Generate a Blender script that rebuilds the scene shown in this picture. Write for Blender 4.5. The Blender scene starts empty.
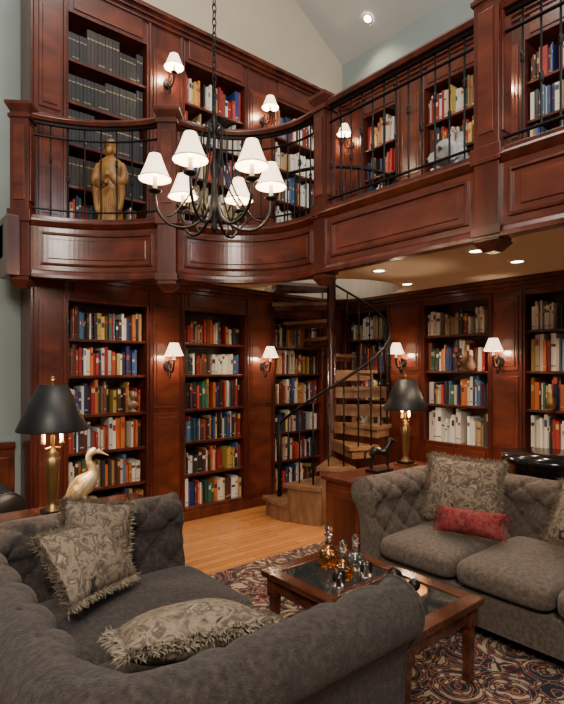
import bpy, math, random
from mathutils import Vector, Matrix
random.seed(7)
pi=math.pi
H=1.65
FW=Vector((.6428,.7660,0)); RT=Vector((.7660,-.6428,0))
YB=5.0; XR=5.3
# ---------------------------------------------------------------- materials
def newmat(name):
    m=bpy.data.materials.new(name); m.use_nodes=True
    nt=m.node_tree; b=nt.nodes['Principled BSDF']
    return m,nt,b
def plain(name,col,rough=.5,metal=0,**kw):
    m,nt,b=newmat(name)
    b.inputs['Base Color'].default_value=(*col,1); b.inputs['Roughness'].default_value=rough
    b.inputs['Metallic'].default_value=metal
    for k,v in kw.items():
        b.inputs[k.replace('_',' ')].default_value=v
    n=nt.nodes.new('ShaderNodeTexNoise'); n.inputs['Scale'].default_value=18; n.inputs['Detail'].default_value=4
    tc=nt.nodes.new('ShaderNodeTexCoord'); nt.links.new(tc.outputs['Object'],n.inputs['Vector'])
    mr=nt.nodes.new('ShaderNodeMapRange'); mr.inputs['To Min'].default_value=max(0,rough-.06); mr.inputs['To Max'].default_value=min(1,rough+.06)
    nt.links.new(n.outputs['Fac'],mr.inputs['Value']); nt.links.new(mr.outputs['Result'],b.inputs['Roughness'])
    return m
def noisemat(name,cols,scale=(1,1,1),nscale=5,rough=.5,detail=6,bump=0,bscale=None,metal=0,dist=0,**kw):
    m,nt,b=newmat(name)
    tc=nt.nodes.new('ShaderNodeTexCoord'); mp=nt.nodes.new('ShaderNodeMapping')
    mp.inputs['Scale'].default_value=scale
    nt.links.new(tc.outputs['Object'],mp.inputs['Vector'])
    n=nt.nodes.new('ShaderNodeTexNoise'); n.inputs['Scale'].default_value=nscale; n.inputs['Detail'].default_value=detail
    n.inputs['Distortion'].default_value=dist
    nt.links.new(mp.outputs['Vector'],n.inputs['Vector'])
    cr=nt.nodes.new('ShaderNodeValToRGB')
    el=cr.color_ramp.elements
    while len(el)<len(cols): el.new(.5)
    for i,c in enumerate(cols):
        el[i].position=.3+.4*i/(len(cols)-1); el[i].color=(*c,1)
    nt.links.new(n.outputs['Fac'],cr.inputs['Fac']); nt.links.new(cr.outputs['Color'],b.inputs['Base Color'])
    b.inputs['Roughness'].default_value=rough; b.inputs['Metallic'].default_value=metal
    if bump:
        n2=nt.nodes.new('ShaderNodeTexNoise'); n2.inputs['Scale'].default_value=bscale or nscale*4; n2.inputs['Detail'].default_value=3
        nt.links.new(tc.outputs['Object'],n2.inputs['Vector'])
        bp=nt.nodes.new('ShaderNodeBump'); bp.inputs['Strength'].default_value=bump; bp.inputs['Distance'].default_value=.01
        nt.links.new(n2.outputs['Fac'],bp.inputs['Height']); nt.links.new(bp.outputs['Normal'],b.inputs['Normal'])
    for k,v in kw.items(): b.inputs[k.replace('_',' ')].default_value=v
    return m
WOOD=noisemat('cherry_wood',[(.045,.0085,.005),(.088,.016,.008),(.135,.026,.012)],(3,3,.5),3.5,.30,8,.04,30,dist=.5,Coat_Weight=.28,Coat_Roughness=.15)
WOODH=noisemat('cherry_wood_panel',[(.060,.012,.007),(.115,.024,.012),(.175,.040,.018)],(1,1,2.2),3,.28,8,.04,30,dist=.6,Coat_Weight=.32,Coat_Roughness=.15)
WOODD=noisemat('dark_wood',[(.025,.007,.004),(.06,.015,.008),(.10,.028,.013)],(2,2,1),4,.22,6,dist=.6,Coat_Weight=.4,Coat_Roughness=.1)
TABLEW=noisemat('table_wood',[(.04,.011,.006),(.085,.024,.012),(.13,.040,.018)],(3,1,3),5,.2,6,dist=.6,Coat_Weight=.5,Coat_Roughness=.08)
OAK=noisemat('oak_tread',[(.13,.065,.032),(.20,.105,.052),(.27,.15,.078)],(1,4,1),4,.4,6,dist=.5)
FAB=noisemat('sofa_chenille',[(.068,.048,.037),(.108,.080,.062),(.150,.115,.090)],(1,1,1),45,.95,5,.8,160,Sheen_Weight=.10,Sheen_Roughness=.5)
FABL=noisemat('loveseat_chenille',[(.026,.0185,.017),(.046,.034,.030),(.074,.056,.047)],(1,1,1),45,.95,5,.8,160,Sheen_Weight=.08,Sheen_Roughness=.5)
TAP=noisemat('tapestry_fabric',[(.035,.028,.024),(.30,.23,.16),(.08,.06,.048),(.40,.32,.23)],(1,1,1),15,.9,4,.4,100,dist=1.2)
FRI=noisemat('fringe_thread',[(.16,.12,.085),(.40,.33,.24)],(1,1,1),40,.9)
REDF=noisemat('red_fabric',[(.07,.006,.008),(.22,.015,.02),(.16,.07,.05)],(1,1,1),26,.85,3,.4,90,dist=1.2)
IRON=plain('wrought_iron',(.012,.011,.011),.45,.6)
BRASS=plain('antique_brass',(.30,.19,.08),.35,.9)
BRONZE=plain('dark_bronze',(.035,.028,.022),.3,.8)
LEATH=plain('black_leather',(.010,.008,.008),.4)
STONE=noisemat('grey_stone',[(.25,.25,.25),(.50,.50,.48)],(1,1,1),14,.7,4,.3,60)
GOLDW=noisemat('gilded_wood',[(.12,.05,.015),(.36,.17,.045),(.52,.29,.09)],(1,1,.6),12,.42,4,.2,40)
BIRDW=noisemat('bird_gilding',[(.36,.22,.08),(.62,.47,.25),(.75,.65,.45)],(1,1,1),10,.35,4,Metallic=.3)
BLACKS=plain('black_shade',(.006,.006,.007),.45)
BLACKL=plain('black_lacquer',(.006,.006,.007),.15)
WALLM=noisemat('wall_paint',[(.27,.32,.31),(.29,.34,.33)],(1,1,1),3,.9,3,.03,200)
GABLE=noisemat('gable_beige',[(.52,.44,.32),(.55,.47,.35)],(1,1,1),3,.9,3,.03,200)  # warmer beige tone for the upper part of the same back wall
CEILM=noisemat('ceiling_paint',[(.58,.59,.56),(.61,.62,.59)],(1,1,1),3,.9,3,.03,200)
SOFF=noisemat('soffit_paint',[(.60,.51,.38),(.63,.54,.41)],(1,1,1),3,.9,3,.03,200)
CREAM=plain('candle_sleeve',(.75,.68,.52),.5)
CERAM=plain('ceramic',(.20,.12,.07),.35)
def emis(name,col,st):
    m,nt,b=newmat(name)
    b.inputs['Base Color'].default_value=(.85,.78,.66,1); b.inputs['Roughness'].default_value=.8
    b.inputs['Emission Color'].default_value=(*col,1); b.inputs['Emission Strength'].default_value=st
    return m
SHADE=emis('linen_lit_shade',(1,.70,.44),3.0)
BULB=emis('bulb_glow',(1,.76,.48),14)
CAN=emis('downlight_lens',(1,.88,.7),16)
def glassm(name,col,rough=.02):
    m,nt,b=newmat(name)
    b.inputs['Base Color'].default_value=(*col,1); b.inputs['Transmission Weight'].default_value=1
    b.inputs['Roughness'].default_value=rough; b.inputs['IOR'].default_value=1.45
    return m
GLASS=glassm('crystal_glass',(.95,.97,.97)); AMBER=glassm('whisky',(.75,.32,.05))
m,nt,b=newmat('table_glass'); b.inputs['Base Color'].default_value=(.03,.035,.035,1); b.inputs['Roughness'].default_value=.03; b.inputs['IOR'].default_value=2.3; TGL=m
# books
m,nt,b=newmat('book_cloth')
at=nt.nodes.new('ShaderNodeVertexColor'); at.layer_name='Col'
nt.links.new(at.outputs['Color'],b.inputs['Base Color']); b.inputs['Roughness'].default_value=.5
BOOK=m
# floor planks
m,nt,b=newmat('oak_floor')
tc=nt.nodes.new('ShaderNodeTexCoord'); mp=nt.nodes.new('ShaderNodeMapping'); mp.inputs['Scale'].default_value=(1,1,1)
nt.links.new(tc.outputs['Object'],mp.inputs['Vector'])
br=nt.nodes.new('ShaderNodeTexBrick'); br.inputs['Scale'].default_value=1; br.inputs['Brick Width'].default_value=1.1; br.inputs['Row Height'].default_value=.075
br.inputs['Mortar Size'].default_value=.0015; br.inputs['Color1'].default_value=(.56,.24,.075,1); br.inputs['Color2'].default_value=(.43,.17,.05,1); br.inputs['Mortar'].default_value=(.08,.03,.01,1)
nt.links.new(mp.outputs['Vector'],br.inputs['Vector'])
n=nt.nodes.new('ShaderNodeTexNoise'); n.inputs['Scale'].default_value=6; n.inputs['Detail'].default_value=8
mp2=nt.nodes.new('ShaderNodeMapping'); mp2.inputs['Scale'].default_value=(1,14,1); nt.links.new(tc.outputs['Object'],mp2.inputs['Vector']); nt.links.new(mp2.outputs['Vector'],n.inputs['Vector'])
mx=nt.nodes.new('ShaderNodeMix'); mx.data_type='RGBA'; mx.blend_type='OVERLAY'; mx.inputs[0].default_value=.5
nt.links.new(br.outputs['Color'],mx.inputs[6]); nt.links.new(n.outputs['Fac'],mx.inputs[7]); nt.links.new(mx.outputs[2],b.inputs['Base Color'])
b.inputs['Roughness'].default_value=.22
FLOORM=m
# rug
m,nt,b=newmat('persian_rug')
tc=nt.nodes.new('ShaderNodeTexCoord')
v1=nt.nodes.new('ShaderNodeTexVoronoi'); v1.inputs['Scale'].default_value=4.2; v1.feature='F1'
nt.links.new(tc.outputs['Object'],v1.inputs['Vector'])
n1=nt.nodes.new('ShaderNodeTexNoise'); n1.inputs['Scale'].default_value=8; n1.inputs['Detail'].default_value=2; n1.inputs['Distortion'].default_value=1.8
nt.links.new(tc.outputs['Object'],n1.inputs['Vector'])
wv=nt.nodes.new('ShaderNodeMath'); wv.operation='SINE'; ml=nt.nodes.new('ShaderNodeMath'); ml.operation='MULTIPLY'; ml.inputs[1].default_value=30
nt.links.new(v1.outputs['Distance'],ml.inputs[0]); nt.links.new(ml.outputs[0],wv.inputs[0])
ad=nt.nodes.new('ShaderNodeMath'); ad.operation='MULTIPLY_ADD'; ad.inputs[1].default_value=.17
nt.links.new(wv.outputs[0],ad.inputs[0]); nt.links.new(n1.outputs['Fac'],ad.inputs[2])
cr=nt.nodes.new('ShaderNodeValToRGB'); cr.color_ramp.interpolation='CONSTANT'
el=cr.color_ramp.elements
for i in range(4): el.new(.5)
for i,(p,c) in enumerate([(0,(.012,.014,.022)),(.36,(.16,.022,.016)),(.43,(.34,.26,.16)),(.48,(.014,.016,.026)),(.60,(.20,.04,.022)),(.66,(.38,.31,.21))]):
    el[i].position=p; el[i].color=(*c,1)
nt.links.new(ad.outputs[0],cr.inputs['Fac']); nt.links.new(cr.outputs['Color'],b.inputs['Base Color']); b.inputs['Roughness'].default_value=.95
RUG=m

# ---------------------------------------------------------------- mesh builder
class MB:
    def __init__(s,name): s.name=name; s.v=[]; s.f=[]; s.m=[]; s.sm=[]; s.c=[]; s.mats=[]; s.M=None
    def mi(s,mat):
        if mat not in s.mats: s.mats.append(mat)
        return s.mats.index(mat)
    def add(s,vs,fs,mat,smooth=False,col=(1,1,1)):
        o=len(s.v); i=s.mi(mat)
        for p in vs:
            p=Vector(p); s.v.append(s.M@p if s.M else p)
        for f in fs: s.f.append([o+k for k in f]); s.m.append(i); s.sm.append(smooth); s.c.append(col)
    def box(s,a,b,mat,col=(1,1,1)):
        x0,y0,z0=[min(a[i],b[i]) for i in range(3)]; x1,y1,z1=[max(a[i],b[i]) for i in range(3)]
        s.add([(x0,y0,z0),(x1,y0,z0),(x1,y1,z0),(x0,y1,z0),(x0,y0,z1),(x1,y0,z1),(x1,y1,z1),(x0,y1,z1)],
              [(0,3,2,1),(4,5,6,7),(0,1,5,4),(1,2,6,5),(2,3,7,6),(3,0,4,7)],mat,False,col)
    def frus(s,c,a0,b0,z0,a1,b1,z1,mat):
        x,y=c
        s.add([(x-a0,y-b0,z0),(x+a0,y-b0,z0),(x+a0,y+b0,z0),(x-a0,y+b0,z0),(x-a1,y-b1,z1),(x+a1,y-b1,z1),(x+a1,y+b1,z1),(x-a1,y+b1,z1)],
              [(0,3,2,1),(4,5,6,7),(0,1,5,4),(1,2,6,5),(2,3,7,6),(3,0,4,7)],mat)
    def lathe(s,c,prof,mat,seg=24,cap=True,smooth=True):
        vs=[];fs=[]
        for r,z in prof:
            for k in range(seg):
                a=2*pi*k/seg; vs.append((c[0]+r*math.cos(a),c[1]+r*math.sin(a),c[2]+z))
        n=len(prof)
        for i in range(n-1):
            for k in range(seg):
                k2=(k+1)%seg; fs.append((i*seg+k,i*seg+k2,(i+1)*seg+k2,(i+1)*seg+k))
        if cap:
            fs.append(tuple(range(seg))[::-1]); fs.append(tuple((n-1)*seg+k for k in range(seg)))
        s.add(vs,fs,mat,smooth)
    def tube(s,pts,r,mat,seg=8,closed=False,ell=None):
        pts=[Vector(p) for p in pts]; n=len(pts)
        rs=r if isinstance(r,(list,tuple)) else [r]*n
        vs=[];fs=[]; up=None
        for i,p in enumerate(pts):
            if closed: t=pts[(i+1)%n]-pts[i-1]
            else: t=pts[min(i+1,n-1)]-pts[max(i-1,0)]
            t.normalize()
            if up is None:
                up=Vector((0,0,1)) if abs(t.z)<.9 else Vector((1,0,0))
            up=(up-t*up.dot(t)).normalized(); w=t.cross(up)
            for k in range(seg):
                a=2*pi*k/seg; q=p+(up*math.cos(a)+w*math.sin(a)*(ell or 1))*rs[i]; vs.append(q)
        for i in range(n if closed else n-1):
            j=(i+1)%n
            for k in range(seg):
                k2=(k+1)%seg; fs.append((i*seg+k,i*seg+k2,j*seg+k2,j*seg+k))
        if not closed:
            fs.append(tuple(range(seg))[::-1]); fs.append(tuple((n-1)*seg+k for k in range(seg)))
        s.add(vs,fs,mat,True)
    def ball(s,c,r,mat,seg=16,rings=10,R=None):
        if not isinstance(r,(tuple,list)): r=(r,r,r)
        vs=[];fs=[]
        for i in range(rings+1):
            th=pi*i/rings
            for k in range(seg):
                a=2*pi*k/seg; p=Vector((r[0]*math.sin(th)*math.cos(a),r[1]*math.sin(th)*math.sin(a),-r[2]*math.cos(th)))
                if R: p=R@p
                vs.append(Vector(c)+p)
        for i in range(rings):
            for k in range(seg):
                k2=(k+1)%seg; fs.append((i*seg+k,i*seg+k2,(i+1)*seg+k2,(i+1)*seg+k))
        s.add(vs,fs,mat,True)
    def sweep(s,path,prof,mat,caps=True,smooth=False):
        n=len(path); P=len(prof); vs=[]; fs=[]
        for i,p in enumerate(path):
            a=Vector(path[max(i-1,0)]); b_=Vector(path[min(i+1,n-1)]); t=(b_-a).normalized(); nn=Vector((t.y,-t.x))
            for o,z in prof: vs.append((p[0]+nn.x*o,p[1]+nn.y*o,z))
        for i in range(n-1):
            for k in range(P):
                k2=(k+1)%P; fs.append((i*P+k,(i+1)*P+k,(i+1)*P+k2,i*P+k2))
        if caps: fs.append(tuple(range(P))); fs.append(tuple((n-1)*P+k for k in range(P))[::-1])
        s.add(vs,fs,mat,smooth)
    def build(s,loc=None,rotz=0,bevel=0,remesh=0):
        me=bpy.data.meshes.new(s.name); me.from_pydata([tuple(v) for v in s.v],[],s.f)
        for mt in s.mats: me.materials.append(mt)
        me.polygons.foreach_set('material_index',s.m); me.polygons.foreach_set('use_smooth',s.sm)
        if any(c!=(1,1,1) for c in s.c):
            ca=me.color_attributes.new('Col','FLOAT_COLOR','CORNER')
            d=[]
            for f,c in zip(s.f,s.c): d+= [c[0],c[1],c[2],1]*len(f)
            ca.data.foreach_set('color',d)
        me.update()
        o=bpy.data.objects.new(s.name,me); bpy.context.scene.collection.objects.link(o)
        if loc: o.location=loc
        o.rotation_euler[2]=rotz
        if bevel:
            md=o.modifiers.new('b','BEVEL'); md.width=bevel; md.segments=2; md.limit_method='ANGLE'
        if remesh:
            md=o.modifiers.new('r','REMESH'); md.mode='VOXEL'; md.voxel_size=remesh; md.use_smooth_shade=True
            md=o.modifiers.new('s','SMOOTH'); md.iterations=3
        return o
def cr_spline(pts,n=8):
    pts=[Vector(p) for p in pts]; out=[]
    for i in range(len(pts)-1):
        p0=pts[max(i-1,0)];p1=pts[i];p2=pts[i+1];p3=pts[min(i+2,len(pts)-1)]
        for k in range(n):
            t=k/n
            out.append(.5*((2*p1)+(p2-p0)*t+(2*p0-5*p1+4*p2-p3)*t*t+(3*p1-p0-3*p2+p3)*t**3))
    out.append(pts[-1]); return out
def lerp(a,b,t): return a+(b-a)*t
def light(kind,name,loc,energy,col=(1,.74,.48),**kw):
    l=bpy.data.lights.new(name,kind); l.energy=energy; l.color=col
    for k,v in kw.items(): setattr(l,k,v)
    o=bpy.data.objects.new(name,l); o.location=loc; bpy.context.scene.collection.objects.link(o); return o

# ---------------------------------------------------------------- room
X0,X1,Y0,Y1=-2.2,5.7,-2.6,5.38
EZ=6.23; RX=1.75; RZ=EZ+(X1-RX)*.579
b_=MB('floor'); b_.box((X0,Y0,-.1),(X1,Y1,0),FLOORM); b_.build()
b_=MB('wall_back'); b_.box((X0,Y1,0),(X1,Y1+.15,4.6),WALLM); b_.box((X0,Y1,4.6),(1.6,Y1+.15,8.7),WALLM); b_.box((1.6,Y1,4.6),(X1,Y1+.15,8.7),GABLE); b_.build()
b_=MB('wall_right'); b_.box((X1,Y0,0),(X1+.15,Y1,EZ+.02),WALLM); b_.build()
b_=MB('wall_left'); b_.box((X0-.15,Y0,0),(X0,Y1,6.3),WALLM); b_.build()
b_=MB('wall_front'); b_.box((X0,Y0-.15,0),(X1,Y0,8.7),WALLM); b_.build()
b_=MB('ceiling')
lz=RZ-(RX-X0)*.579
for xa,za,xb,zb in ((X1+.15,EZ-.087,RX,RZ),(RX,RZ,X0-.15,lz-.087)):
    b_.add([(xa,Y0,za),(xb,Y0,zb),(xb,Y1,zb),(xa,Y1,za),(xa,Y0,za+.15),(xb,Y0,zb+.15),(xb,Y1,zb+.15),(xa,Y1,za+.15)],
       [(0,3,2,1),(4,5,6,7),(0,1,5,4),(1,2,6,5),(2,3,7,6),(3,0,4,7)],CEILM)
b_.build()
b_=MB('trim_wainscot'); b_.box((X0,Y1-.04,0),(1.2,Y1,.92),WOODH); b_.box((X0,Y1-.07,.92),(1.2,Y1,.98),WOOD); b_.box((X0,Y1-.06,0),(1.2,Y1,.14),WOOD)
x=X0+.1
while x<1.1:
    b_.box((x,Y1-.06,.22),(min(x+.6,1.15),Y1-.04,.84),WOODH); x+=.7
b_.build(bevel=.006)
b_=MB('rug'); b_.box((.3,.2,.001),(3.95,3.55,.008),RUG)
b_.build()

# ---------------------------------------------------------------- bookcases
def run(name,mp,a0,a1,z0,z1,openings,pil,oz0,oz1,shelves,crown=True,lowcab=None,D=.34,base=True):
    B=MB(name)
    def bx(u0,u1,d0,d1,w0,w1,mat=WOOD):
        B.box((*mp(u0,d0),w0),(*mp(u1,d1),w1),mat)
    bx(a0,a1,D-.02,D,z0,z1)
    edges=[a0]+[e for o in openings for e in o]+[a1]
    for i in range(0,len(edges),2):
        u0,u1=edges[i],edges[i+1]
        if u1-u0<.01: continue
        bx(u0,u1,0,D-.02,z0,z1)
        if u1-u0>.2:
            m_=.07
            zs=[(oz0+.02,(oz0+oz1)/2-.03),((oz0+oz1)/2+.03,oz1)]
            bx(u0+.025,u0+.045,-.018,0,z0+.1,z1-.1,WOOD); bx(u1-.045,u1-.025,-.018,0,z0+.1,z1-.1,WOOD)
            for p0,p1 in zs:
                bx(u0+m_,u1-m_,-.012,0,p0,p1,WOODH)
                bx(u0+m_+.03,u1-m_-.03,-.02,-.012,p0+.04,p1-.04,WOODH)
    for u0,u1 in openings:
        bx(u0,u1,0,D-.02,oz1,z1)
        bx(u0+.05,u1-.05,-.012,0,oz1+.04,z1-.08,WOODH)
        if lowcab:
            bx(u0,u1,0,D-.02,z0,oz0)
            mid=(u0+u1)/2
            for p,q in ((u0+.03,mid-.01),(mid+.01,u1-.03)):
                bx(p,q,-.018,0,z0+.12,oz0-.05,WOODH); bx(p+.06,q-.06,-.03,-.018,z0+.19,oz0-.12,WOOD)
        else: bx(u0,u1,0,D-.02,z0,oz0)
        for sz in shelves:
            bx(u0,u1,.025,D-.02,sz-.028,sz)
        for u in (u0,u1):
            sgn=1 if u==u0 else -1
            bx(u-.012*(1 if sgn>0 else 0) ,u+.012*(0 if sgn>0 else 1),-.01,0,oz0,oz1)
    if crown:
        for k,(d,w0,w1) in enumerate([(-.03,z1-.12,z1-.08),(-.06,z1-.08,z1-.04),(-.10,z1-.04,z1)]):
            bx(a0-.0,a1,d,0,w0,w1)
    if base: bx(a0,a1,-.03,0,z0,z0+.1)
    return B.build(bevel=.004)
back=lambda a,d:(a,YB+d)
right=lambda a,d:(XR+d,a)
OPB=[(1.58,2.37),(2.81,3.62),(4.08,4.90)]
LS=[.50,.86,1.22,1.60,1.95]
US=[3.40,3.80,4.20,4.60]; UT=5.02
run('bookcase',back,1.25,5.3,0,2.6,OPB,0,.14,2.30,LS)
run('bookcase',back,1.25,5.3,2.895,5.38,OPB,0,3.02,UT,US)
OPR=[(.55,1.20),(1.62,2.45),(2.85,3.66),(4.22,4.93)]
OPRU=[(.55,1.20),(1.62,2.45),(2.85,3.66),(4.06,4.62)]
RS=[1.25,1.64,2.06]
run('bookcase',right,-1.0,5.0,0,2.6,OPR,0,.81,2.42,RS,lowcab=True)
run('bookcase',right,-1.0,5.0,2.895,5.38,OPRU,0,3.02,UT,US)

PAL=[(.68,.62,.52),(.74,.70,.62),(.66,.60,.50),(.72,.70,.66),(.60,.52,.40),(.36,.02,.02),(.26,.015,.015),(.44,.05,.03),(.02,.05,.18),(.02,.03,.09),(.015,.015,.015),(.03,.02,.015),(.10,.03,.015),
     (.38,.23,.09),(.03,.10,.06),(.50,.13,.03),(.52,.36,.08),(.03,.03,.035),(.05,.13,.26),(.16,.06,.03),(.02,.02,.03)]
DARK=[(.010,.010,.012),(.016,.015,.018),(.014,.012,.012),(.008,.008,.008),(.03,.018,.014)]
def books(mp,openings,rows,styles,D=.30,seed=1):
    rnd=random.Random(seed); B=MB('books')
    for oi,(u0,u1) in enumerate(openings):
        for ri,(z,zt) in enumerate(rows):
            st=styles(oi,ri)
            u=u0+.015; hmax=zt-z-.045
            left=0
            while u<u1-.03:
                if left<=0:
                    left=rnd.randint(1,5) if st!='dark' else rnd.randint(5,10); pal=DARK if st=='dark' else PAL
                    if st=='cream': pal=PAL[:4]+[(.62,.58,.5),(.35,.03,.02),(.05,.04,.04),(.35,.25,.12)]
                    cl=rnd.choice(pal); bh=hmax*rnd.uniform(.62,.97); bw=rnd.uniform(.012,.042)
                    if rnd.random()<.07 and st!='dark': u+=rnd.uniform(.03,.09)
                left-=1
                if st=='mix' and rnd.random()<.7: cl=rnd.choice(PAL)
                w=bw*rnd.uniform(.7,1.35) if st!='dark' else .036
                h=min(hmax,bh*(rnd.uniform(.86,1.1) if st!='dark' else 1))
                if u+w>u1-.01: break
                d0=.045+rnd.uniform(0,.04) if st!='dark' else .05+rnd.uniform(0,.006)
                k=rnd.uniform(.7,1.15); c=tuple(min(.9,x*k) for x in cl)
                B.box((*mp(u,d0),z),(*mp(u+w-.0025,D),z+h),BOOK,c)
                lab=rnd.choice([(.50,.36,.14),(.6,.56,.48),(.35,.05,.03)]) if sum(c)<.6 else rnd.choice([(.12,.04,.03),(.03,.04,.10),(.35,.05,.03),(.02,.02,.02)])
                if st=='dark': lab=(.30,.24,.14)
                if rnd.random()<.6 or st=='dark':
                    zl=z+h*(rnd.uniform(.5,.8) if st!='dark' else .74); hl=h*(rnd.uniform(.04,.22) if st!='dark' else .035)
                    B.box((*mp(u+.003,d0-.0015),zl),(*mp(u+w-.005,d0),min(z+h*.98,zl+hl)),BOOK,lab)
                if rnd.random()<.4: B.box((*mp(u+.002,d0-.0015),z+h*.12),(*mp(u+w-.004,d0),z+h*.15),BOOK,lab)
                u+=w
    return B.build()
def rowz(base,sh,top):
    zz=[base]+sh+[top]; return [(zz[i],zz[i+1]) for i in range(len(zz)-1)]
books(back,OPB,rowz(.14,LS,2.30),lambda o,r:'mix',seed=3)
books(back,OPB,rowz(3.02,US,UT),lambda o,r:'dark' if o==0 and r>0 else ('cream' if r%2 else 'mix'),seed=4)
books(right,OPR,rowz(.81,RS,2.42),lambda o,r:'cream' if r in(0,3) else 'mix',seed=9)
books(right,OPRU,rowz(3.02,US,UT),lambda o,r:'mix',seed=12)

# ---------------------------------------------------------------- balcony slab with stair hole
SC=(4.45,4.38); HR=.80
PL=Vector((1.14,4.80)); PM=Vector((2.14,4.09)); PR=Vector((3.03,3.06)); PB=Vector((3.03,1.60)); PE=Vector((3.03,-1.2))
def arc(a,b,sag,n=32):
    t=(b-a); L=t.length; R0=(L*L/4+sag*sag)/(2*sag); u=t.normalized(); nrm=Vector((u.y,-u.x))
    c=(a+b)/2+nrm*(R0-sag)
    h=math.asin(min(1,L/2/R0)); out=[]
    for i in range(n+1):
        th=-h+2*h*i/n; p=c+u*(R0*math.sin(th))-nrm*(R0*math.cos(th)); out.append(tuple(p))
    return out
BAY2=arc(PL,PM,.15); BAY1=arc(PM,PR,.38)
outer=BAY2+BAY1[1:]+[tuple(PE),(X1,PE.y),(X1,Y1),(1.0,Y1),(1.0,4.86)]
hole=[(SC[0]+HR*math.cos(2*pi*k/40),SC[1]+HR*math.sin(2*pi*k/40)) for k in range(40)]
hole=[(min(x,XR-.03),min(y,YB-.03)) for x,y in hole]
import bmesh
bm=bmesh.new()
def loop(pts,z):
    vs=[bm.verts.new((x,y,z)) for x,y in pts]; es=[bm.edges.new((vs[i],vs[(i+1)%len(vs)])) for i in range(len(vs))]; return vs,es
tops={}
for z in (2.605,2.885):
    vo,eo=loop(outer,z); vh,eh=loop(hole,z)
    bmesh.ops.triangle_fill(bm,use_beauty=True,edges=eo+eh)
    tops[z]=(vo,vh)
for q in (0,1):
    a=tops[2.605][q]; b2=tops[2.885][q]; n=len(a)
    for i in range(n): bm.faces.new((a[i],a[(i+1)%n],b2[(i+1)%n],b2[i]))
bmesh.ops.recalc_face_normals(bm,faces=bm.faces)
me=bpy.data.meshes.new('balcony_floor'); bm.to_mesh(me); me.materials.append(SOFF)
me.materials.append(WOODD)
for p in me.polygons:
    if p.center.z>2.88: p.material_index=1
o=bpy.data.objects.new('balcony_floor',me); bpy.context.scene.collection.objects.link(o)

# ---------------------------------------------------------------- railing
def trim_path(path,d0,d1):
    L=[0]
    for i in range(1,len(path)): L.append(L[-1]+(Vector(path[i])-Vector(path[i-1])).length)
    def at(s):
        for i in range(1,len(path)):
            if L[i]>=s: 
                t=(s-L[i-1])/max(1e-9,L[i]-L[i-1]); return tuple(Vector(path[i-1]).lerp(Vector(path[i]),t))
        return path[-1]
    a,b2=d0,L[-1]-d1; n=max(2,int((b2-a)/.04)+1)
    return [at(a+(b2-a)*k/(n-1)) for k in range(n)],at,L[-1]
R=MB('balcony_railing')
def bay(path,zb=2.44,zt=2.94,rail=3.83,panels=1,sp=.125):
    pth,at,L=trim_path(path,0,0)
    R.sweep(pth,[(.0,zb),(.05,zb),(.05,zt),(0,zt)],WOODH)
    R.sweep(pth,[(.05,zb),(.085,zb),(.085,zb+.03),(.065,zb+.06),(.05,zb+.075)],WOOD)
    R.sweep(pth,[(-.03,zt),(.09,zt),(.10,zt-.02),(.07,zt-.045),(.05,zt-.06),(-.03,zt-.06)],WOOD)
    R.sweep(pth,[(-.03,zt),(-.03,zt+.03),(.075,zt+.03),(.075,zt)],WOOD)
    pl=L/panels
    for p in range(panels):
        q,_,_=trim_path(path,p*pl+.13,L-(p+1)*pl+.13)
        a0=zb+.115; a1=zt-.10
        R.sweep(q,[(.05,a1-.02),(.072,a1-.02),(.066,a1),(.05,a1)],WOOD)
        R.sweep(q,[(.05,a0),(.066,a0),(.072,a0+.02),(.05,a0+.02)],WOOD)
        for (s0,s1) in ((p*pl+.13,L-p*pl-.15),(p*pl+pl-.15,L-(p+1)*pl+.13)):
            q2,_,_=trim_path(path,s0,s1); R.sweep(q2,[(.05,a0),(.070,a0),(.070,a1),(.05,a1)],WOOD)
        q3,_,_=trim_path(path,p*pl+.20,L-(p+1)*pl+.20)
        R.sweep(q3,[(.05,a0+.055),(.06,a0+.06),(.06,a1-.06),(.05,a1-.055)],WOODH)
    R.sweep(pth,[(-.03,rail-.03),(-.045,rail),(-.02,rail+.03),(.04,rail+.03),(.065,rail),(.05,rail-.03)],WOOD)
    R.sweep(pth,[(-.005,rail-.055),(-.005,rail-.03),(.025,rail-.03),(.025,rail-.055)],IRON)
    R.sweep(pth,[(-.002,rail-.16),(-.002,rail-.148),(.022,rail-.148),(.022,rail-.16)],IRON)
    R.sweep(pth,[(-.002,zt+.10),(-.002,zt+.112),(.022,zt+.112),(.022,zt+.10)],IRON)
    n=int((L-.16)/sp)
    for k in range(n+1):
        x,y=at(.08+(L-.16)*k/max(1,n))
        R.tube([(x,y,zt+.02),(x,y,rail-.04)],.0075,IRON,6)
        zc=(zt+rail)/2+(.10 if k%2 else -.06)
        R.lathe((x,y,zc),[(.0075,-.035),(.016,-.018),(.011,0),(.016,.018),(.0075,.035)],IRON,8,False)
        R.lathe((x,y,zt+.03),[(.018,0),(.014,.02),(.008,.03)],IRON,8,False)
bay(BAY2); bay(BAY1)
bay([tuple(PR),tuple(PB)],panels=1,sp=.105)
bay([tuple(PB),(3.03,.1),tuple(PE)],panels=3,sp=.105)
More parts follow.
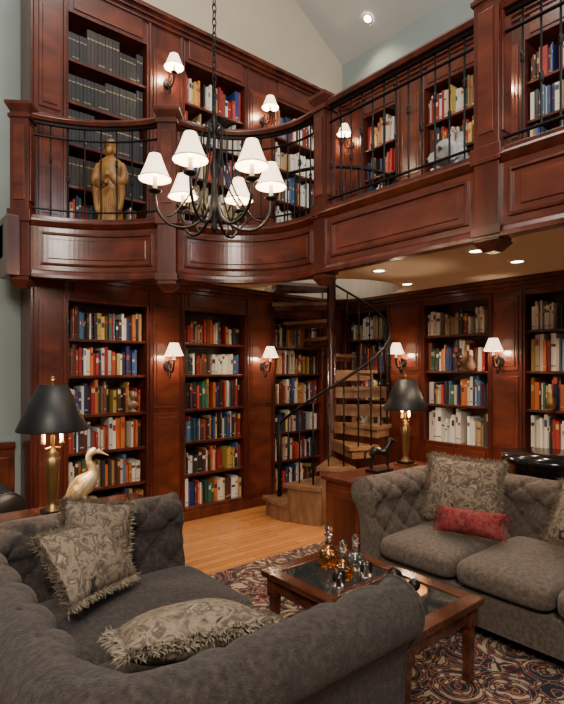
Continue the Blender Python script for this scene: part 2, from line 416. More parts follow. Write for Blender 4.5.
def post(c,w,zb,zt,ang=0):
    R.M=Matrix.Translation((c[0],c[1],0))@Matrix.Rotation(ang,4,'Z')
    h=w/2
    R.box((-h,-h,zb),(h,h,zt),WOOD)
    R.box((-h-.015,-h-.015,zb+.04),(h+.015,h+.015,zb+.10),WOOD)
    R.frus((0,0),h*.5,h*.5,zb-.05,h+.01,h+.01,zb+.01,WOOD)
    R.box((-h-.018,-h-.018,2.90),(h+.018,h+.018,3.0),WOOD)
    R.box((-h-.015,-h-.015,zt-.10),(h+.015,h+.015,zt-.07),WOOD)
    R.frus((0,0),h,h,zt-.05,h+.03,h+.03,zt,WOOD)
    R.box((-h-.033,-h-.033,zt),(h+.033,h+.033,zt+.03),WOOD)
    for s in (-1,1):
        R.box((-h*.6,s*h,3.08),(h*.6,s*(h+.01),zt-.16),WOODH); R.box((s*h,-h*.6,3.08),(s*(h+.01),h*.6,zt-.16),WOODH)
    R.M=None
post(PL,.15,2.40,3.87,-.6); post(PM,.16,2.38,3.87,-.7); post(PR,.13,2.40,3.88,0); post(PB,.16,2.42,3.98,0)
R.box((1.0,4.72,2.44),(1.10,5.0,2.94),WOOD)
R.build(bevel=.003)

# ---------------------------------------------------------------- spiral staircase
S=MB('spiral_staircase')
cx,cy=SC; N=13; a0=math.radians(160); da=math.radians(27.5); rise=2.885/14
S.lathe((cx,cy,0),[(.12,0),(.12,.02),(.055,.04),(.055,3.75),(.08,3.77),(.08,3.80),(.02,3.85)],WOODD,20)
def wedge(z0,z1,r0,r1,t0,t1,mat,n=6):
    vs=[]
    for z in (z0,z1):
        for k in range(n+1):
            t=t0+(t1-t0)*k/n; vs.append((cx+r1*math.cos(t),cy+r1*math.sin(t),z))
        for k in range(n+1):
            t=t1-(t1-t0)*k/n; vs.append((cx+r0*math.cos(t),cy+r0*math.sin(t),z))
    m_=2*(n+1); fs=[tuple(range(m_))[::-1],tuple(range(m_,2*m_))]+[(k,(k+1)%m_,m_+(k+1)%m_,m_+k) for k in range(m_)]
    S.add(vs,fs,mat)
helix=[];
for k in range(N):
    z=(k+1)*rise; t0=a0+k*da; r1=.72 if k>2 else [.86,.82,.77][k]
    wedge(z-.04,z,.05,r1,t0-.04,t0+da+.03,OAK)
    if k<3: wedge(0,z-.04,.05,r1-.03,t0,t0+da+.03,OAK)
    elif k<8: wedge(z-.13,z-.04,.05,r1-.03,t0+.02,t0+da,OAK)
    else: wedge(z-.10,z-.04,.05,r1-.03,t0+.02,t0+da,WOODD)
    for f in (.25,.75):
        t=t0+da*f; rr=.69
        x=cx+rr*math.cos(t); y=cy+rr*math.sin(t)
        S.tube([(x,y,z),(x,y,z+.86+(f-.5)*rise)],.009,IRON,6)
        S.ball((x,y,z+.45),.018,IRON,8,6)
for i in range(N*6+1):
    t=a0+.1+i/6*da; z=rise+i/6*rise+.82
    helix.append((cx+.69*math.cos(t),cy+.69*math.sin(t),z))
S.tube(helix,.016,IRON,8)
S.tube([(cx+.69*math.cos(a0+.1),cy+.69*math.sin(a0+.1),.2),(cx+.69*math.cos(a0+.1),cy+.69*math.sin(a0+.1),1.1)],.025,IRON,10)
g=[]
for k in range(19):
    t=math.radians(185+k*10)
    x=cx+.80*math.cos(t); y=cy+.80*math.sin(t); g.append((x,y,3.78))
    S.tube([(x,y,2.885),(x,y,3.78)],.008,IRON,6)
S.tube(g,.02,IRON,8); S.tube([(p[0],p[1],2.97) for p in g],.008,IRON,6)
S.build()

# ---------------------------------------------------------------- chandelier
C=MB('chandelier'); cc=FW*2.9+RT*(-.131*2.9)
cxx,cyy=cc.x,cc.y
C.lathe((cxx,cyy,0),[(.004,2.42),(.022,2.44),(.01,2.47),(.03,2.52),(.040,2.56),(.02,2.62),(.012,2.7),(.026,2.78),(.010,2.85),(.010,3.0),(.024,3.04),(.01,3.09),(.004,3.14)],IRON,16)
CT=RZ-(RX-cxx)*.579
z=3.14; k=0
while z<CT-.08:
    a=0 if k%2 else pi/2; pts=[]
    for j in range(10):
        t=2*pi*j/10; r=.012*math.cos(t); pts.append((cxx+r*math.cos(a),cyy+r*math.sin(a),z+.02+.026*math.sin(t)))
    C.tube(pts,.0035,IRON,5,closed=True); z+=.040; k+=1
C.lathe((cxx,cyy,CT-.09),[(.02,0),(.07,.03),(.07,.07)],IRON,20)
def shade(B,c,rb,rt_,h):
    n=32
    prof=[]
    for i in range(7):
        u=i/6; prof.append((rb+(rt_-rb)*(u**.85),h*u))
    B.lathe(c,prof,SHADE,n,False)
    B.lathe((c[0],c[1],c[2]-.002),[(rb+.002,0),(rb+.003,.004),(rb+.001,.008)],CREAM,n,False)
for d in (-104,-46,12,70,133,190):
    t=math.radians(d); dv=RT*math.cos(t)+FW*math.sin(t)
    def P(r,z): return (cxx+dv.x*r*.9,cyy+dv.y*r*.9,z)
    C.tube(cr_spline([P(.02,2.60),P(.07,2.50),P(.16,2.445),P(.27,2.455),P(.345,2.53),P(.36,2.62)]),.0085,IRON,8)
    C.tube(cr_spline([P(.015,2.98),P(.05,3.01),P(.08,2.95),P(.08,2.82),P(.13,2.66),P(.24,2.52),P(.29,2.50)]),.005,IRON,8)
    C.tube(cr_spline([P(.16,2.445),P(.20,2.50),P(.17,2.54),P(.14,2.51)]),.005,IRON,6)
    p=P(.36,2.62)
    C.lathe(p,[(.008,0),(.036,.012),(.038,.018),(.012,.02)],IRON,14)
    C.lathe(p,[(.012,.015),(.012,.09)],CREAM,10)
    C.ball((p[0],p[1],p[2]+.12),(.014,.014,.03),BULB,10,8)
    shade(C,(p[0],p[1],p[2]+.08),.087,.032,.135)
    light('POINT','chandelier_bulb',(p[0],p[1],p[2]+.055),6,shadow_soft_size=.03)
C.build()

# ---------------------------------------------------------------- sconces
def sconce(x,y,z,n):
    B=MB('wall_sconce'); n=Vector((*n,0)); s=Vector((-n.y,n.x,0))
    o=Vector((x,y,z))
    for w,r in ((.012,.055),(.02,.045)):
        ring=[o+n*w+(s*math.cos(a)+Vector((0,0,1))*math.sin(a)*1.25)*r*.8 for a in [2*pi*k/16 for k in range(16)]]
        base=[p-n*w for p in ring]
        B.add(base+ring,[tuple(range(16,32))]+[(k,(k+1)%16,16+(k+1)%16,16+k) for k in range(16)],IRON)
    u=Vector((0,0,1))
    B.tube(cr_spline([o+n*.02,o+n*.07-u*.06,o+n*.13-u*.05,o+n*.15+u*.02,o+n*.15+u*.05]),.009,IRON,8)
    B.tube(cr_spline([o+n*.02+u*.02,o+n*.05+u*.06,o+n*.09+u*.03,o+n*.08-u*.02]),.007,IRON,8)
    B.tube(cr_spline([o+n*.02-u*.02,o+n*.03-u*.10,o+n*.07-u*.12,o+n*.08-u*.08]),.007,IRON,8)
    p=o+n*.15+u*.05
    B.lathe(p,[(.008,0),(.034,.01),(.012,.02)],IRON,14)
    B.lathe(p,[(.012,.015),(.012,.08)],CREAM,10)
    B.ball(p+u*.10,(.014,.014,.03),BULB,10,8)
    shade(B,p+u*.06,.100,.046,.13)
    B.build()
    light('POINT','sconce_bulb',tuple(p+u*.05+n*.0),14,shadow_soft_size=.03)
for X in (2.59,3.87): sconce(X,YB-.021,1.69,(0,-1))
for X in (2.59,3.87): sconce(X,YB-.021,4.68,(0,-1))
for Y in (3.94,2.70): sconce(XR-.021,Y,1.74,(-1,0))
sconce(XR-.021,4.80,4.72,(-1,0))
sconce(XR-.021,2.66,4.55,(-1,0))

# ---------------------------------------------------------------- recessed lights
def can(x,y,z,e=50,ry=0):
    B=MB('recessed_downlight'); B.lathe((0,0,0),[(.075,-.002),(.075,-.008),(.055,-.008),(.05,-.002)],CEILM,24,False)
    B.lathe((0,0,-.004),[(.001,0),(.052,0)],CAN,24,False); o=B.build(loc=(x,y,z)); o.rotation_euler[1]=ry
    light('SPOT','downlight',(x,y,z-.03),e,(1,.78,.54),spot_size=2.0,spot_blend=.8,shadow_soft_size=.05)
for x,y in ((4.75,3.5),(4.5,2.15),(3.85,2.17),(4.5,1.0),(3.9,3.2)): can(x,y,2.605)
for x,y in ((2.2,4.65),(3.3,4.5)): can(x,y,2.605,30)
can(5.38,4.61,6.41-.01,60,math.atan(.579))

# ---------------------------------------------------------------- sofas
def sp(x,e): return math.copysign(abs(x)**e,x)
def cush(B,c,r,mat,nu=56,nv=24,e=.22):
    vs=[];fs=[]
    for i in range(nv+1):
        th=-pi/2+pi*i/nv
        for k in range(nu):
            a=2*pi*k/nu
            x=sp(math.cos(a),e); y=sp(math.sin(a),e); cz=sp(math.cos(th),.35)
            X=x*cz; Y=y*cz; Z=sp(math.sin(th),.55)
            crown=1+.22*(1-X*X)*(1-Y*Y)
            vs.append((c[0]+r[0]*X,c[1]+r[1]*Y,c[2]+r[2]*Z*crown*.9))
    for i in range(nv):
        for k in range(nu):
            k2=(k+1)%nu; fs.append((i*nu+k,i*nu+k2,(i+1)*nu+k2,(i+1)*nu+k))
    B.add(vs,fs,mat,True)
def sofa(name,L,D,ncush,loc,rotz,fab,tuft=True,ht=.0,tl=.23):
    B=MB(name); t=.17; r=.13
    path=[]
    def seg(a,b,step=.016):
        a=Vector(a);b=Vector(b); n=max(1,int((b-a).length/step))
        for k in range(n): path.append(a.lerp(b,k/n))
    seg((D,t),(t+r,t))
    for k in range(12):
        a=-pi/2-(pi/2)*k/12; path.append(Vector((t+r+r*math.cos(a),t+r+r*math.sin(a))))
    seg((t,t+r),(t,L-t-r))
    for k in range(12):
        a=pi-(pi/2)*k/12; path.append(Vector((t+r+r*math.cos(a),L-t-r+r*math.sin(a))))
    seg((t+r,L-t),(D,L-t)); path.append(Vector((D,L-t)))
    prof=[]
    for k in range(28): u=k/28; prof.append((.03*u*u,.28+.385*u+ht*u))
    for k in range(40): a=math.radians(215-265*k/39); prof.append((.130+.118*math.cos(a),.74+ht+.118*math.sin(a)))
    prof+= [(.175,.60+ht),(.16,.5),(.155,.3),(.155,.09),(0,.09)]
    P=len(prof); pn=[]
    for k in range(P):
        a=Vector(prof[k-1]); b2=Vector(prof[(k+1)%P]); tt=(b2-a).normalized(); pn.append(Vector((-tt.y,tt.x)))
    pl=[0]
    for k in range(1,P): pl.append(pl[-1]+(Vector(prof[k])-Vector(prof[k-1])).length)
    vs=[];fs=[]; s=0; btn={}
    for i,p in enumerate(path):
        if i: s+=(p-path[i-1]).length
        tt=(path[min(i+1,len(path)-1)]-path[max(i-1,0)]).normalized(); nn=Vector((tt.y,-tt.x))
        for k,(o,z) in enumerate(prof):
            d=0
            if tuft and 8<k<50:
                w=min(1,(k-8)/6)*min(1,(50-k)/8)
                u=s/tl; v=(pl[k]-.08)/tl
                A=abs(math.sin(pi*(u+v))); Bb=abs(math.sin(pi*(u-v)))
                f=min(A,Bb)**.45
                pit=math.exp(-((A*A+Bb*Bb)/.10))
                d=-w*(.030*(1-f)+.022*pit)
                if pit>.9:
                    key=(round(u+v),round(u-v)); cur=btn.get(key)
                    q=(p.x-nn.x*(o+pn[k].x*d),p.y-nn.y*(o+pn[k].x*d),z+pn[k].y*d)
                    if not cur or cur[0]<pit: btn[key]=(pit,q)
            oo=o+pn[k].x*d; zz=z+pn[k].y*d
            vs.append((p.x-nn.x*oo,p.y-nn.y*oo,zz))
    n=len(path)
    for i in range(n-1):
        for k in range(P):
            k2=(k+1)%P; fs.append((i*P+k,i*P+k2,(i+1)*P+k2,(i+1)*P+k))
    B.add(vs,fs,fab,True)
    for _,q in btn.values(): B.ball(q,.013,fab,8,6)
    for e in (0,n-1):
        ring=[Vector(vs[e*P+k]) for k in range(P)]
        B.add(ring,[tuple(range(P))],fab,False)
        inn=[Vector((q.x+.012,q.y,q.z)) for q in ring]
        c=sum(inn,Vector())/P
        small=[Vector((q.x,lerp(c.y,q.y,.9),q.z if q.z<.2 else q.z-.006)) for q in inn]
        B.add(ring+small,[(k,(k+1)%P,P+(k+1)%P,P+k) for k in range(P)]+[tuple(range(P,2*P))],fab,True)
        B.tube(ring,.008,fab,6,closed=True)
    B.box((t-.02,t-.02,.10),(D-.02,L-t+.02,.30),fab)
    B.box((.02,.03,.09),(t,L-.03,.28),fab)
    cw=(L-2*t)/ncush
    for i in range(ncush):
        cush(B,(t+(D-t)/2+.015,t+cw*(i+.5),.395),((D-t)/2+.02,cw/2-.003,.095),fab)
    for x in (.06,D-.08):
        for y in (.09,L-.09): B.lathe((x,y,0),[(.025,0),(.04,.03),(.045,.06),(.03,.10)],WOODD,14)
    return B.build(loc=loc,rotz=rotz)
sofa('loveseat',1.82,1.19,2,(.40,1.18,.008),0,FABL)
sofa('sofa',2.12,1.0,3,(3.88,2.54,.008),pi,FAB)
sofa('armchair',.85,.8,1,(.05,4.85,0),-pi/2,LEATH,tuft=False,ht=-.08)

def pillow(name,loc,A,Bh,T,rot,mat,fringe=True,fm=None):
    B=MB(name); n=26; vs=[];fs=[]
    for sgn in (1,-1):
        o=len(vs)
        for i in range(n+1):
            for j in range(n+1):
                u=-1+2*i/n; v=-1+2*j/n
                th=T*((1-abs(u)**2.6)**.55)*((1-abs(v)**2.6)**.55)
                wr=1+.06*math.sin(7*u+3*v)*(abs(u*v))
                vs.append((u*A*(1-.07*(1-v*v)),sgn*th*wr,v*Bh*(1-.07*(1-u*u))))
        for i in range(n):
            for j in range(n):
                q=(o+i*(n+1)+j,o+(i+1)*(n+1)+j,o+(i+1)*(n+1)+j+1,o+i*(n+1)+j+1); fs.append(q if sgn<0 else q[::-1])
    B.add(vs,fs,mat,True)
    if fringe:
        rnd=random.Random(5)
        for k in range(2600):
            s=rnd.random()*4; e=int(s); f=-1+2*(s-e)
            u,v,dx,dz=[(f,-1,0,-1),(1,f,1,0),(f,1,0,1),(-1,f,-1,0)][e]
            x=u*A*(1-.07*(1-v*v)); z=v*Bh*(1-.07*(1-u*u)); l=rnd.uniform(.014,.032)
            p=Vector((x-dx*.008,rnd.uniform(-.014,.014),z-dz*.008)); d=Vector((dx+rnd.uniform(-.7,.7),rnd.uniform(-.9,.9),dz+rnd.uniform(-.7,.7)))*l
            w=Vector((dz,0,dx))*.0025
            B.add([p-w,p+w,p+d*.6+w*1.3+Vector((0,.004,0)),p+d],[(0,1,2),(0,2,3)],fm or FRI)
            w=Vector((0,.0025,0))
            B.add([p-w,p+w,p+d],[(0,1,2)],fm or FRI)
    else:
        for sx in (-1,1):
            for k in range(14):
                z=Bh*(-.9+1.8*k/13); B.tube([(sx*A*.97,0,z),(sx*(A+.03),.004,z-.005)],.004,mat,5)
    o=B.build(loc=loc); o.rotation_euler=rot; return o
R_=math.radians
pillow('throw_pillow',(3.47,2.06,.77),.27,.23,.085,(R_(-16),R_(3),R_(-72)),TAP)
pillow('lumbar_pillow',(3.22,1.86,.62),.22,.09,.07,(R_(-30),R_(-2),R_(-80)),REDF,False)
pillow('throw_pillow',(3.42,1.20,.74),.22,.20,.08,(R_(-20),R_(6),R_(-100)),TAP)
pillow('throw_pillow',(1.00,2.70,.78),.20,.18,.06,(R_(-16),R_(14),R_(8)),TAP)
pillow('throw_pillow',(.90,2.54,.73),.24,.18,.075,(R_(-38),R_(4),R_(30)),TAP)
pillow('throw_pillow',(.95,1.66,.705),.26,.20,.09,(R_(74),R_(0),R_(-14)),TAP)

# ---------------------------------------------------------------- coffee table
B=MB('coffee_table'); x0,x1,y0,y1=1.90,2.57,1.40,2.46; zt=.45
fwid=.085
for a,b2 in (((x0,y0),(x1,y0+fwid)),((x0,y1-fwid),(x1,y1)),((x0,y0+fwid),(x0+fwid,y1-fwid)),((x1-fwid,y0+fwid),(x1,y1-fwid))):
    B.box((*a,zt-.035),(*b2,zt),TABLEW)
ym=(y0+y1)/2
B.box((x0+fwid,ym-.02,zt-.035),(x1-fwid,ym+.02,zt),TABLEW)
B.box((x0+fwid,y0+fwid,zt-.02),(x1-fwid,ym-.02,zt-.008),TGL); B.box((x0+fwid,ym+.02,zt-.02),(x1-fwid,y1-fwid,zt-.008),TGL)
i=.035
for a,b2 in (((x0+i,y0+i),(x1-i,y0+i+.022)),((x0+i,y1-i-.022),(x1-i,y1-i)),((x0+i,y0+i),(x0+i+.022,y1-i)),((x1-i-.022,y0+i),(x1-i,y1-i))):
    B.box((*a,zt-.12),(*b2,zt-.035),TABLEW)
for x in (x0+.06,x1-.06):
    for y in (y0+.06,y1-.06):
        B.frus((x,y),.018,.018,.009,.03,.03,zt-.035,TABLEW); B.box((x-.036,y-.036,zt-.15),(x+.036,y+.036,zt-.035),TABLEW)
        B.box((x-.024,y-.024,.009),(x+.024,y+.024,.05),TABLEW)
B.build(bevel=.004)
def decanter(x,y,z,s=1,am=True):
    B=MB('decanter')
    B.lathe((x,y,z),[(.001,.0),(.055*s,.0),(.065*s,.02*s),(.068*s,.05*s),(.055*s,.09*s),(.022*s,.125*s),(.018*s,.17*s),(.028*s,.185*s)],GLASS,24,False)
    if am: B.lathe((x,y,z+.006),[(.001,0),(.05*s,0),(.060*s,.02*s),(.062*s,.045*s),(.056*s,.065*s),(.001,.065*s)],AMBER,24,False)
    B.ball((x,y,z+.215*s),(.026*s,.026*s,.032*s),GLASS,14,8); B.lathe((x,y,z+.17*s),[(.014*s,0),(.014*s,.02*s)],GLASS,12)
    B.build()
decanter(2.27,2.26,.451); decanter(2.20,2.07,.443,.9); decanter(2.36,2.12,.443,.85,False)
def tumbler(x,y,z):
    B=MB('whisky_glass'); B.lathe((x,y,z),[(.001,0),(.032,0),(.037,.08),(.034,.08),(.030,.012),(.001,.012)],GLASS,20,False); B.build()
tumbler(2.31,1.99,.443); tumbler(2.09,2.0,.443)
B=MB('decorative_spheres')
for x,y,r in ((2.38,1.84,.042),(2.30,1.74,.036),(2.37,1.70,.034)): B.ball((x,y,.443+r),r,BRONZE,16,10)
B.build()

# ---------------------------------------------------------------- side tables
def chest(name,x0,x1,y0,y1,z,mat=WOODH):
    B=MB(name)
    B.box((x0+.03,y0+.03,.008),(x1-.03,y1-.03,.08),WOOD); B.box((x0+.02,y0+.02,.08),(x1-.02,y1-.02,z-.03),mat)
    B.box((x0-.01,y0-.01,z-.03),(x1+.01,y1+.01,z),WOOD)
    for y,s in ((y0+.02,-1),(y1-.02,1)):
        m=(x0+x1)/2
        for a,b2 in ((x0+.06,m-.03),(m+.03,x1-.06)):
            B.box((a,y,.14),(b2,y+s*.012,z-.09),mat); B.box((a+.05,y+s*.012,.19),(b2-.05,y+s*.02,z-.14),WOOD)
    for x,s in ((x0+.02,-1),(x1-.02,1)):
        B.box((x,y0+.07,.14),(x+s*.012,y1-.07,z-.09),mat); B.box((x+s*.012,y0+.12,.19),(x+s*.02,y1-.12,z-.14),WOOD)
    B.build(bevel=.005)
chest('side_cabinet',3.10,4.30,2.68,3.16,.75)
B=MB('console_table')
B.box((.1,3.17,.715),(1.62,3.62,.75),TABLEW); B.box((.14,3.21,.62),(1.58,3.58,.715),TABLEW)
for x in (.17,1.55):
    for y in (3.24,3.55): B.lathe((x,y,.008 if y<3.5 else 0),[(.02,0),(.028,.04),(.018,.08),(.03,.3),(.02,.45),(.032,.52),(.032,.64)],TABLEW,12)
B.build(bevel=.004)
def lamp(x,y,z,s=1.0):
    B=MB('table_lamp')
    B.box((x-.075,y-.075,z),(x+.075,y+.075,z+.02),BRASS); B.box((x-.058,y-.058,z+.02),(x+.058,y+.058,z+.045),BRONZE)
    prof=[(.045,.045),(.03,.07),(.022,.09),(.026,.12),(.033,.20),(.038,.30),(.042,.36),(.028,.375),(.034,.39),(.018,.41),(.012,.43),(.012,.50)]
    vs=[];fs=[];seg=32
    for r,zz in prof:
        for k in range(seg):
            a=2*pi*k/seg; rr=r*(1+(.10*math.cos(8*a) if .09<=zz<=.36 else 0)); vs.append((x+rr*math.cos(a),y+rr*math.sin(a),z+zz*s))
    for i in range(len(prof)-1):
        for k in range(seg): fs.append((i*seg+k,i*seg+(k+1)%seg,(i+1)*seg+(k+1)%seg,(i+1)*seg+k))
    B.add(vs,fs,BRASS,True)
    for dx in (-.045,.045):
        B.tube(cr_spline([(x,y,z+.43*s),(x+dx,y,z+.42*s),(x+dx*1.2,y,z+.45*s)]),.006,BRASS,8)
        B.lathe((x+dx*1.2,y,z+.45*s),[(.016,0),(.011,.01),(.011,.06)],CREAM,10); B.ball((x+dx*1.2,y,z+.45*s+.08),(.016,.016,.026),BULB,10,8)
    zb=z+.53; zt_=z+.81
    B.lathe((x,y,0),[(.205,zb),(.206,zb+.012),(.085,zt_),(.080,zt_),(.200,zb+.002)],BLACKS,40,False)
    B.lathe((x,y,0),[(.199,zb+.004),(.079,zt_-.004)],GOLDW,40,False)
    B.tube([(x,y,z+.5*s),(x,y,z+.83)],.004,BRASS,6); B.ball((x,y,z+.85),.014,BRASS,10,8)
    for a in (0,2*pi/3,4*pi/3): B.tube([(x,y,zt_-.01),(x+.081*math.cos(a),y+.081*math.sin(a),zt_-.006)],.003,BRASS,5)
    B.build()
    light('POINT','table_lamp_bulb',(x,y,z+.57),24,shadow_soft_size=.04)
lamp(.96,3.33,.75); lamp(4.02,2.98,.75)

def in_cam(o,pts,ang=0):
    r=RT*math.cos(ang)+FW*math.sin(ang); f=-RT*math.sin(ang)+FW*math.cos(ang)
    return [Vector(o)+r*p[0]+Vector((0,0,p[1]))+f*(p[2] if len(p)>2 else 0) for p in pts]
B=MB('heron_figurine'); o=(1.17,3.36,.75)
pts=in_cam(o,[(-.13,.05),(-.10,.08),(-.06,.12),(-.01,.165),(.03,.21),(.045,.25),(.035,.285),(.02,.315),(.022,.35),(.045,.375),(.065,.378)],.2)
B.tube(cr_spline(pts,5),[float(x) for x in [lerp(a,b2,k/5) for a,b2 in zip([.008,.03,.058,.07,.052,.03,.022,.019,.02,.026],[.03,.058,.07,.052,.03,.022,.019,.02,.026,.02]) for k in range(5)]+[.02]],BIRDW,14)
hp=in_cam(o,[(.07,.376),(.10,.365),(.145,.345)],.2)
B.tube(hp,[.018,.010,.003],BIRDW,10)
for s in (-.03,.03):
    w=in_cam(o,[(.02,.19,s),(-.04,.14,s*1.6),(-.11,.07,s*1.1),(-.15,.035,s*.5)],.2)
    B.tube(w,[.02,.042,.028,.005],BIRDW,10)
    l=in_cam(o,[(-.005,.13,s*.7),(.0,.07,s*.7),(-.005,.02,s*.7)],.2); B.tube(l,[.018,.009,.009],BIRDW,8)
    t=in_cam(o,[(-.02,.02,s*.7),(.04,.02,s)],.2); B.tube(t,[.010,.006],BIRDW,8)
B.ball(Vector(o)+Vector((0,0,.012)),(.085,.06,.014),BIRDW,20,8)
B.build(remesh=.004)

B=MB('horse_figurine'); o=(3.60,2.95,.75); an=.1
def q(*pp): return in_cam(o,pp,an)
B.tube(cr_spline(q((-.075,.17),(-.04,.185),(.01,.175),(.05,.185),(.075,.20)),4),[lerp(a,b2,k/4) for a,b2 in zip([.03,.042,.036,.042],[.042,.036,.042,.035]) for k in range(4)]+[.03],BRONZE,14)
B.tube(q((.06,.20),(.09,.25),(.10,.285)),[.036,.026,.02],BRONZE,12)
B.tube(q((.095,.285),(.125,.265),(.15,.245)),[.022,.017,.011],BRONZE,10)
for dz in (-.01,.01): B.tube(q((.092,.295,dz),(.09,.318,dz)),[.006,.002],BRONZE,6)
B.tube(q((.05,.235),(.08,.285),(.09,.305)),[.008,.012,.006],BRONZE,8)
for xx,bend in ((.065,1),(-.07,-1)):
    for dz in (-.022,.022):
        lift=.02 if (dz>0 and bend>0) else 0
        if bend>0: B.tube(q((xx,.17,dz),(xx+.012+lift,.10+lift,dz),(xx+.005,.06+lift,dz),(xx+.012,.03+lift,dz)),[.022,.012,.008,.010],BRONZE,8)
        else: B.tube(q((xx,.17,dz),(xx+.015,.125,dz),(xx-.012,.085,dz),(xx-.002,.03,dz)),[.026,.018,.009,.010],BRONZE,8)
B.tube(cr_spline(q((-.10,.185),(-.125,.17),(-.13,.12),(-.12,.08)),4),.010,BRONZE,8)
B.box(tuple(Vector(o)+Vector((-.11,-.07,0))),tuple(Vector(o)+Vector((.11,.07,.028))),BRONZE)
B.build(remesh=.004)

# reclining stone animal on a low plinth behind the gallery rail
B=MB('sculpture_plinth'); B.box((3.22,1.86,2.887),(3.50,2.30,2.93),WOODD); B.box((3.25,1.89,2.93),(3.47,2.27,3.04),WOOD); B.box((3.22,1.86,3.04),(3.50,2.30,3.07),WOODD); B.build(bevel=.004)
B=MB('reclining_deer_sculpture'); o=(3.36,2.08,3.07); an=0.9
B.tube(cr_spline(q((-.20,.10),(-.12,.13),(-.02,.12),(.08,.14),(.13,.17)),4),[lerp(a,b2,k/4) for a,b2 in zip([.05,.085,.075,.085],[.085,.075,.085,.06]) for k in range(4)]+[.045],STONE,14)
B.tube(cr_spline(q((.11,.17),(.16,.25),(.17,.31),(.18,.34)),4),[.055]*4+[.04]*4+[.032]*4+[.035],STONE,12)
B.tube(q((.17,.345),(.215,.335),(.26,.31)),[.036,.028,.016],STONE,10)
for dz in (-.03,.03):
    B.tube(q((.165,.365,dz),(.13,.41,dz*2)),[.014,.006],STONE,8)
    B.tube(q((.08,.08,dz*2),(.19,.05,dz*2),(.12,.025,dz*2)),[.04,.022,.018],STONE,8)
    B.tube(q((-.16,.09,dz*2.2),(-.05,.06,dz*2.4),(-.14,.025,dz*2.4)),[.06,.032,.018],STONE,8)
B.tube(q((-.22,.13),(-.26,.12)),[.02,.008],STONE,8)
B.ball(Vector(o)+Vector((0,0,.014)),(.13,.20,.014),STONE)
B.build(remesh=.007)

B=MB('saint_statue'); o=Vector((1.90,4.79,2.90)); SX=.92
def qs(*pp): return in_cam(o,[(p[0]*SX,p[1],p[2]*SX) for p in pp],.0)
seg=48; prof=[(.13,.0),(.135,.03),(.12,.2),(.105,.4),(.10,.5),(.112,.58),(.125,.66),(.115,.72),(.06,.755),(.035,.775),(.033,.80)]
vs=[];fs=[]
for r,z in prof:
    for k in range(seg):
        a=2*pi*k/seg; fo=SX*(1+(.09*math.cos(9*a+z*4)+.05*math.cos(14*a))*max(0,1-z/.7))
        p=RT*(r*fo*math.cos(a))+FW*(r*.68*fo*math.sin(a)); vs.append(o+p+Vector((0,0,z)))
for i in range(len(prof)-1):
    for k in range(seg): fs.append((i*seg+k,i*seg+(k+1)%seg,(i+1)*seg+(k+1)%seg,(i+1)*seg+k))
fs.append(tuple(range(seg))[::-1]); fs.append(tuple((len(prof)-1)*seg+k for k in range(seg)))
B.add(vs,fs,GOLDW,True)
def cball(p,r): 
    M3=Matrix((RT,FW,Vector((0,0,1)))).transposed(); B.ball(qs(p)[0],r,GOLDW,20,14,M3)
cball((0,.865,0),(.050,.056,.068)); cball((0,.875,.012),(.058,.055,.068))
cball((0,.86,-.058),(.009,.016,.016)); cball((0,.815,-.035),(.032,.028,.042))
for s in (-1,1):
    cball((s*.018,.878,-.049),(.008,.006,.005)); cball((s*.056,.862,0),(.008,.012,.018)); cball((s*.048,.83,.02),(.022,.04,.05))
    B.tube(cr_spline(qs((s*.105,.69,0),(s*.145,.58,-.01),(s*.12,.50,-.06),(s*.04,.53+.04*s,-.10)),4),[lerp(a,b2,k/4) for a,b2 in zip([.040,.042,.045],[.042,.045,.036]) for k in range(4)]+[.034],GOLDW,12)
    cball((s*.025,.54+.04*s,-.115),(.022,.016,.02))
    for fi in range(4): B.tube(qs((s*.02,.548+.04*s-fi*.010,-.125),(-s*.010,.548+.04*s-fi*.010,-.138)),.006,GOLDW,6)
    B.tube(qs((s*.02,.565+.04*s,-.118),(s*.012,.585+.04*s,-.125)),.006,GOLDW,6)
    B.tube(cr_spline(qs((s*.12,.5,-.055),(s*.13,.36,-.05),(s*.10,.22,-.06)),4),[.035]*4+[.028]*4+[.012],GOLDW,10)
    cball((s*.045,.012,-.09),(.028,.045,.016))
for k in range(6):
    x=-.07+.028*k; B.tube(cr_spline(qs((x,.03,-.088),(x*.8+.01,.22,-.080),(x*.6,.44,-.072)),4),.010,GOLDW,8)
cball((0,.0,0),(.15,.10,.02))
B.build(remesh=.0045)

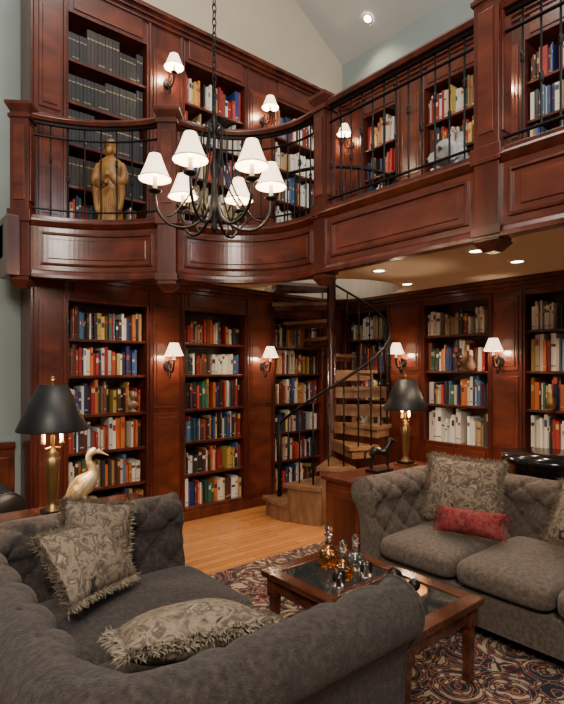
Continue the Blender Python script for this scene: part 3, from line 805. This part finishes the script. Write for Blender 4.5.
def orn(x,y,z,kind,mat=CERAM,s=1):
    if kind=='vase':
        B=MB('shelf_vase'); B.lathe((x,y,z),[(.03*s,0),(.05*s,.03*s),(.06*s,.08*s),(.04*s,.14*s),(.022*s,.17*s),(.032*s,.20*s)],mat,20)
        B.build()
    else:
        B=MB('shelf_bust'); B.lathe((x,y,z),[(.045*s,0),(.045*s,.02*s),(.025*s,.03*s),(.025*s,.05*s)],mat,16)
        B.ball((x,y,z+.085*s),(.07*s,.035*s,.045*s),mat); B.lathe((x,y,z+.11*s),[(.024*s,0),(.02*s,.05*s)],mat,12)
        B.ball((x,y,z+.185*s),(.036*s,.04*s,.05*s),mat); B.ball((x,y-.04*s,z+.18*s),(.007*s,.01*s,.012*s),mat)
        B.ball((x,y+.008,z+.20*s),(.040*s,.042*s,.045*s),mat); B.build(remesh=.004)
orn(2.22,5.01,1.22,'bust',CERAM,.9); orn(5.31,3.2,1.64,'bust',WOODD,.9); orn(5.31,3.05,1.64,'vase',CERAM,.8); orn(5.31,2.2,1.25,'vase',BRASS,.9)
orn(4.5,5.0,1.6,'vase',BRASS,.8)
B=MB('pedestal_table'); B.lathe((4.45,1.84,0),[(.22,0),(.22,.03),(.06,.08),(.05,.2),(.07,.3),(.06,.42),(.12,.55),(.22,.62),(.30,.70),(.33,.78),(.36,.88),(.38,.90),(.38,.95)],BLACKL,40); B.build()

# ---------------------------------------------------------------- lights
def area(name,loc,tgt,size,e,col,sy=None):
    o=light('AREA',name,loc,e,col,size=size)
    if sy: o.data.shape='RECTANGLE'; o.data.size_y=sy
    o.rotation_euler=(Vector(tgt)-Vector(loc)).to_track_quat('-Z','Y').to_euler(); return o
area('studio_softbox',(-1.2,-1.2,4.4),(2.6,3.8,1.8),1.4,240,(1,.89,.76))
area('overhead_fill',(1.6,2.4,7.6),(2.2,3.2,0),2.2,170,(1,.95,.87))  # added overhead fill lamp; the ceiling above it is closed
area('window_daylight',(4.2,-2.2,4.6),(4.4,4,4.6),1.6,110,(.85,.92,1))
w=bpy.data.worlds.new('w'); bpy.context.scene.world=w; w.use_nodes=True
w.node_tree.nodes['Background'].inputs[0].default_value=(.5,.6,.7,1); w.node_tree.nodes['Background'].inputs[1].default_value=.2

cam=bpy.data.cameras.new('camera'); co=bpy.data.objects.new('camera',cam); bpy.context.scene.collection.objects.link(co)
co.location=(0,0,H); co.rotation_euler=(pi/2,0,-math.atan2(FW.x,FW.y))
cam.sensor_fit='HORIZONTAL'; cam.sensor_width=36; cam.lens=36*517/564; cam.shift_y=18/564; cam.clip_start=.02
bpy.context.scene.camera=co
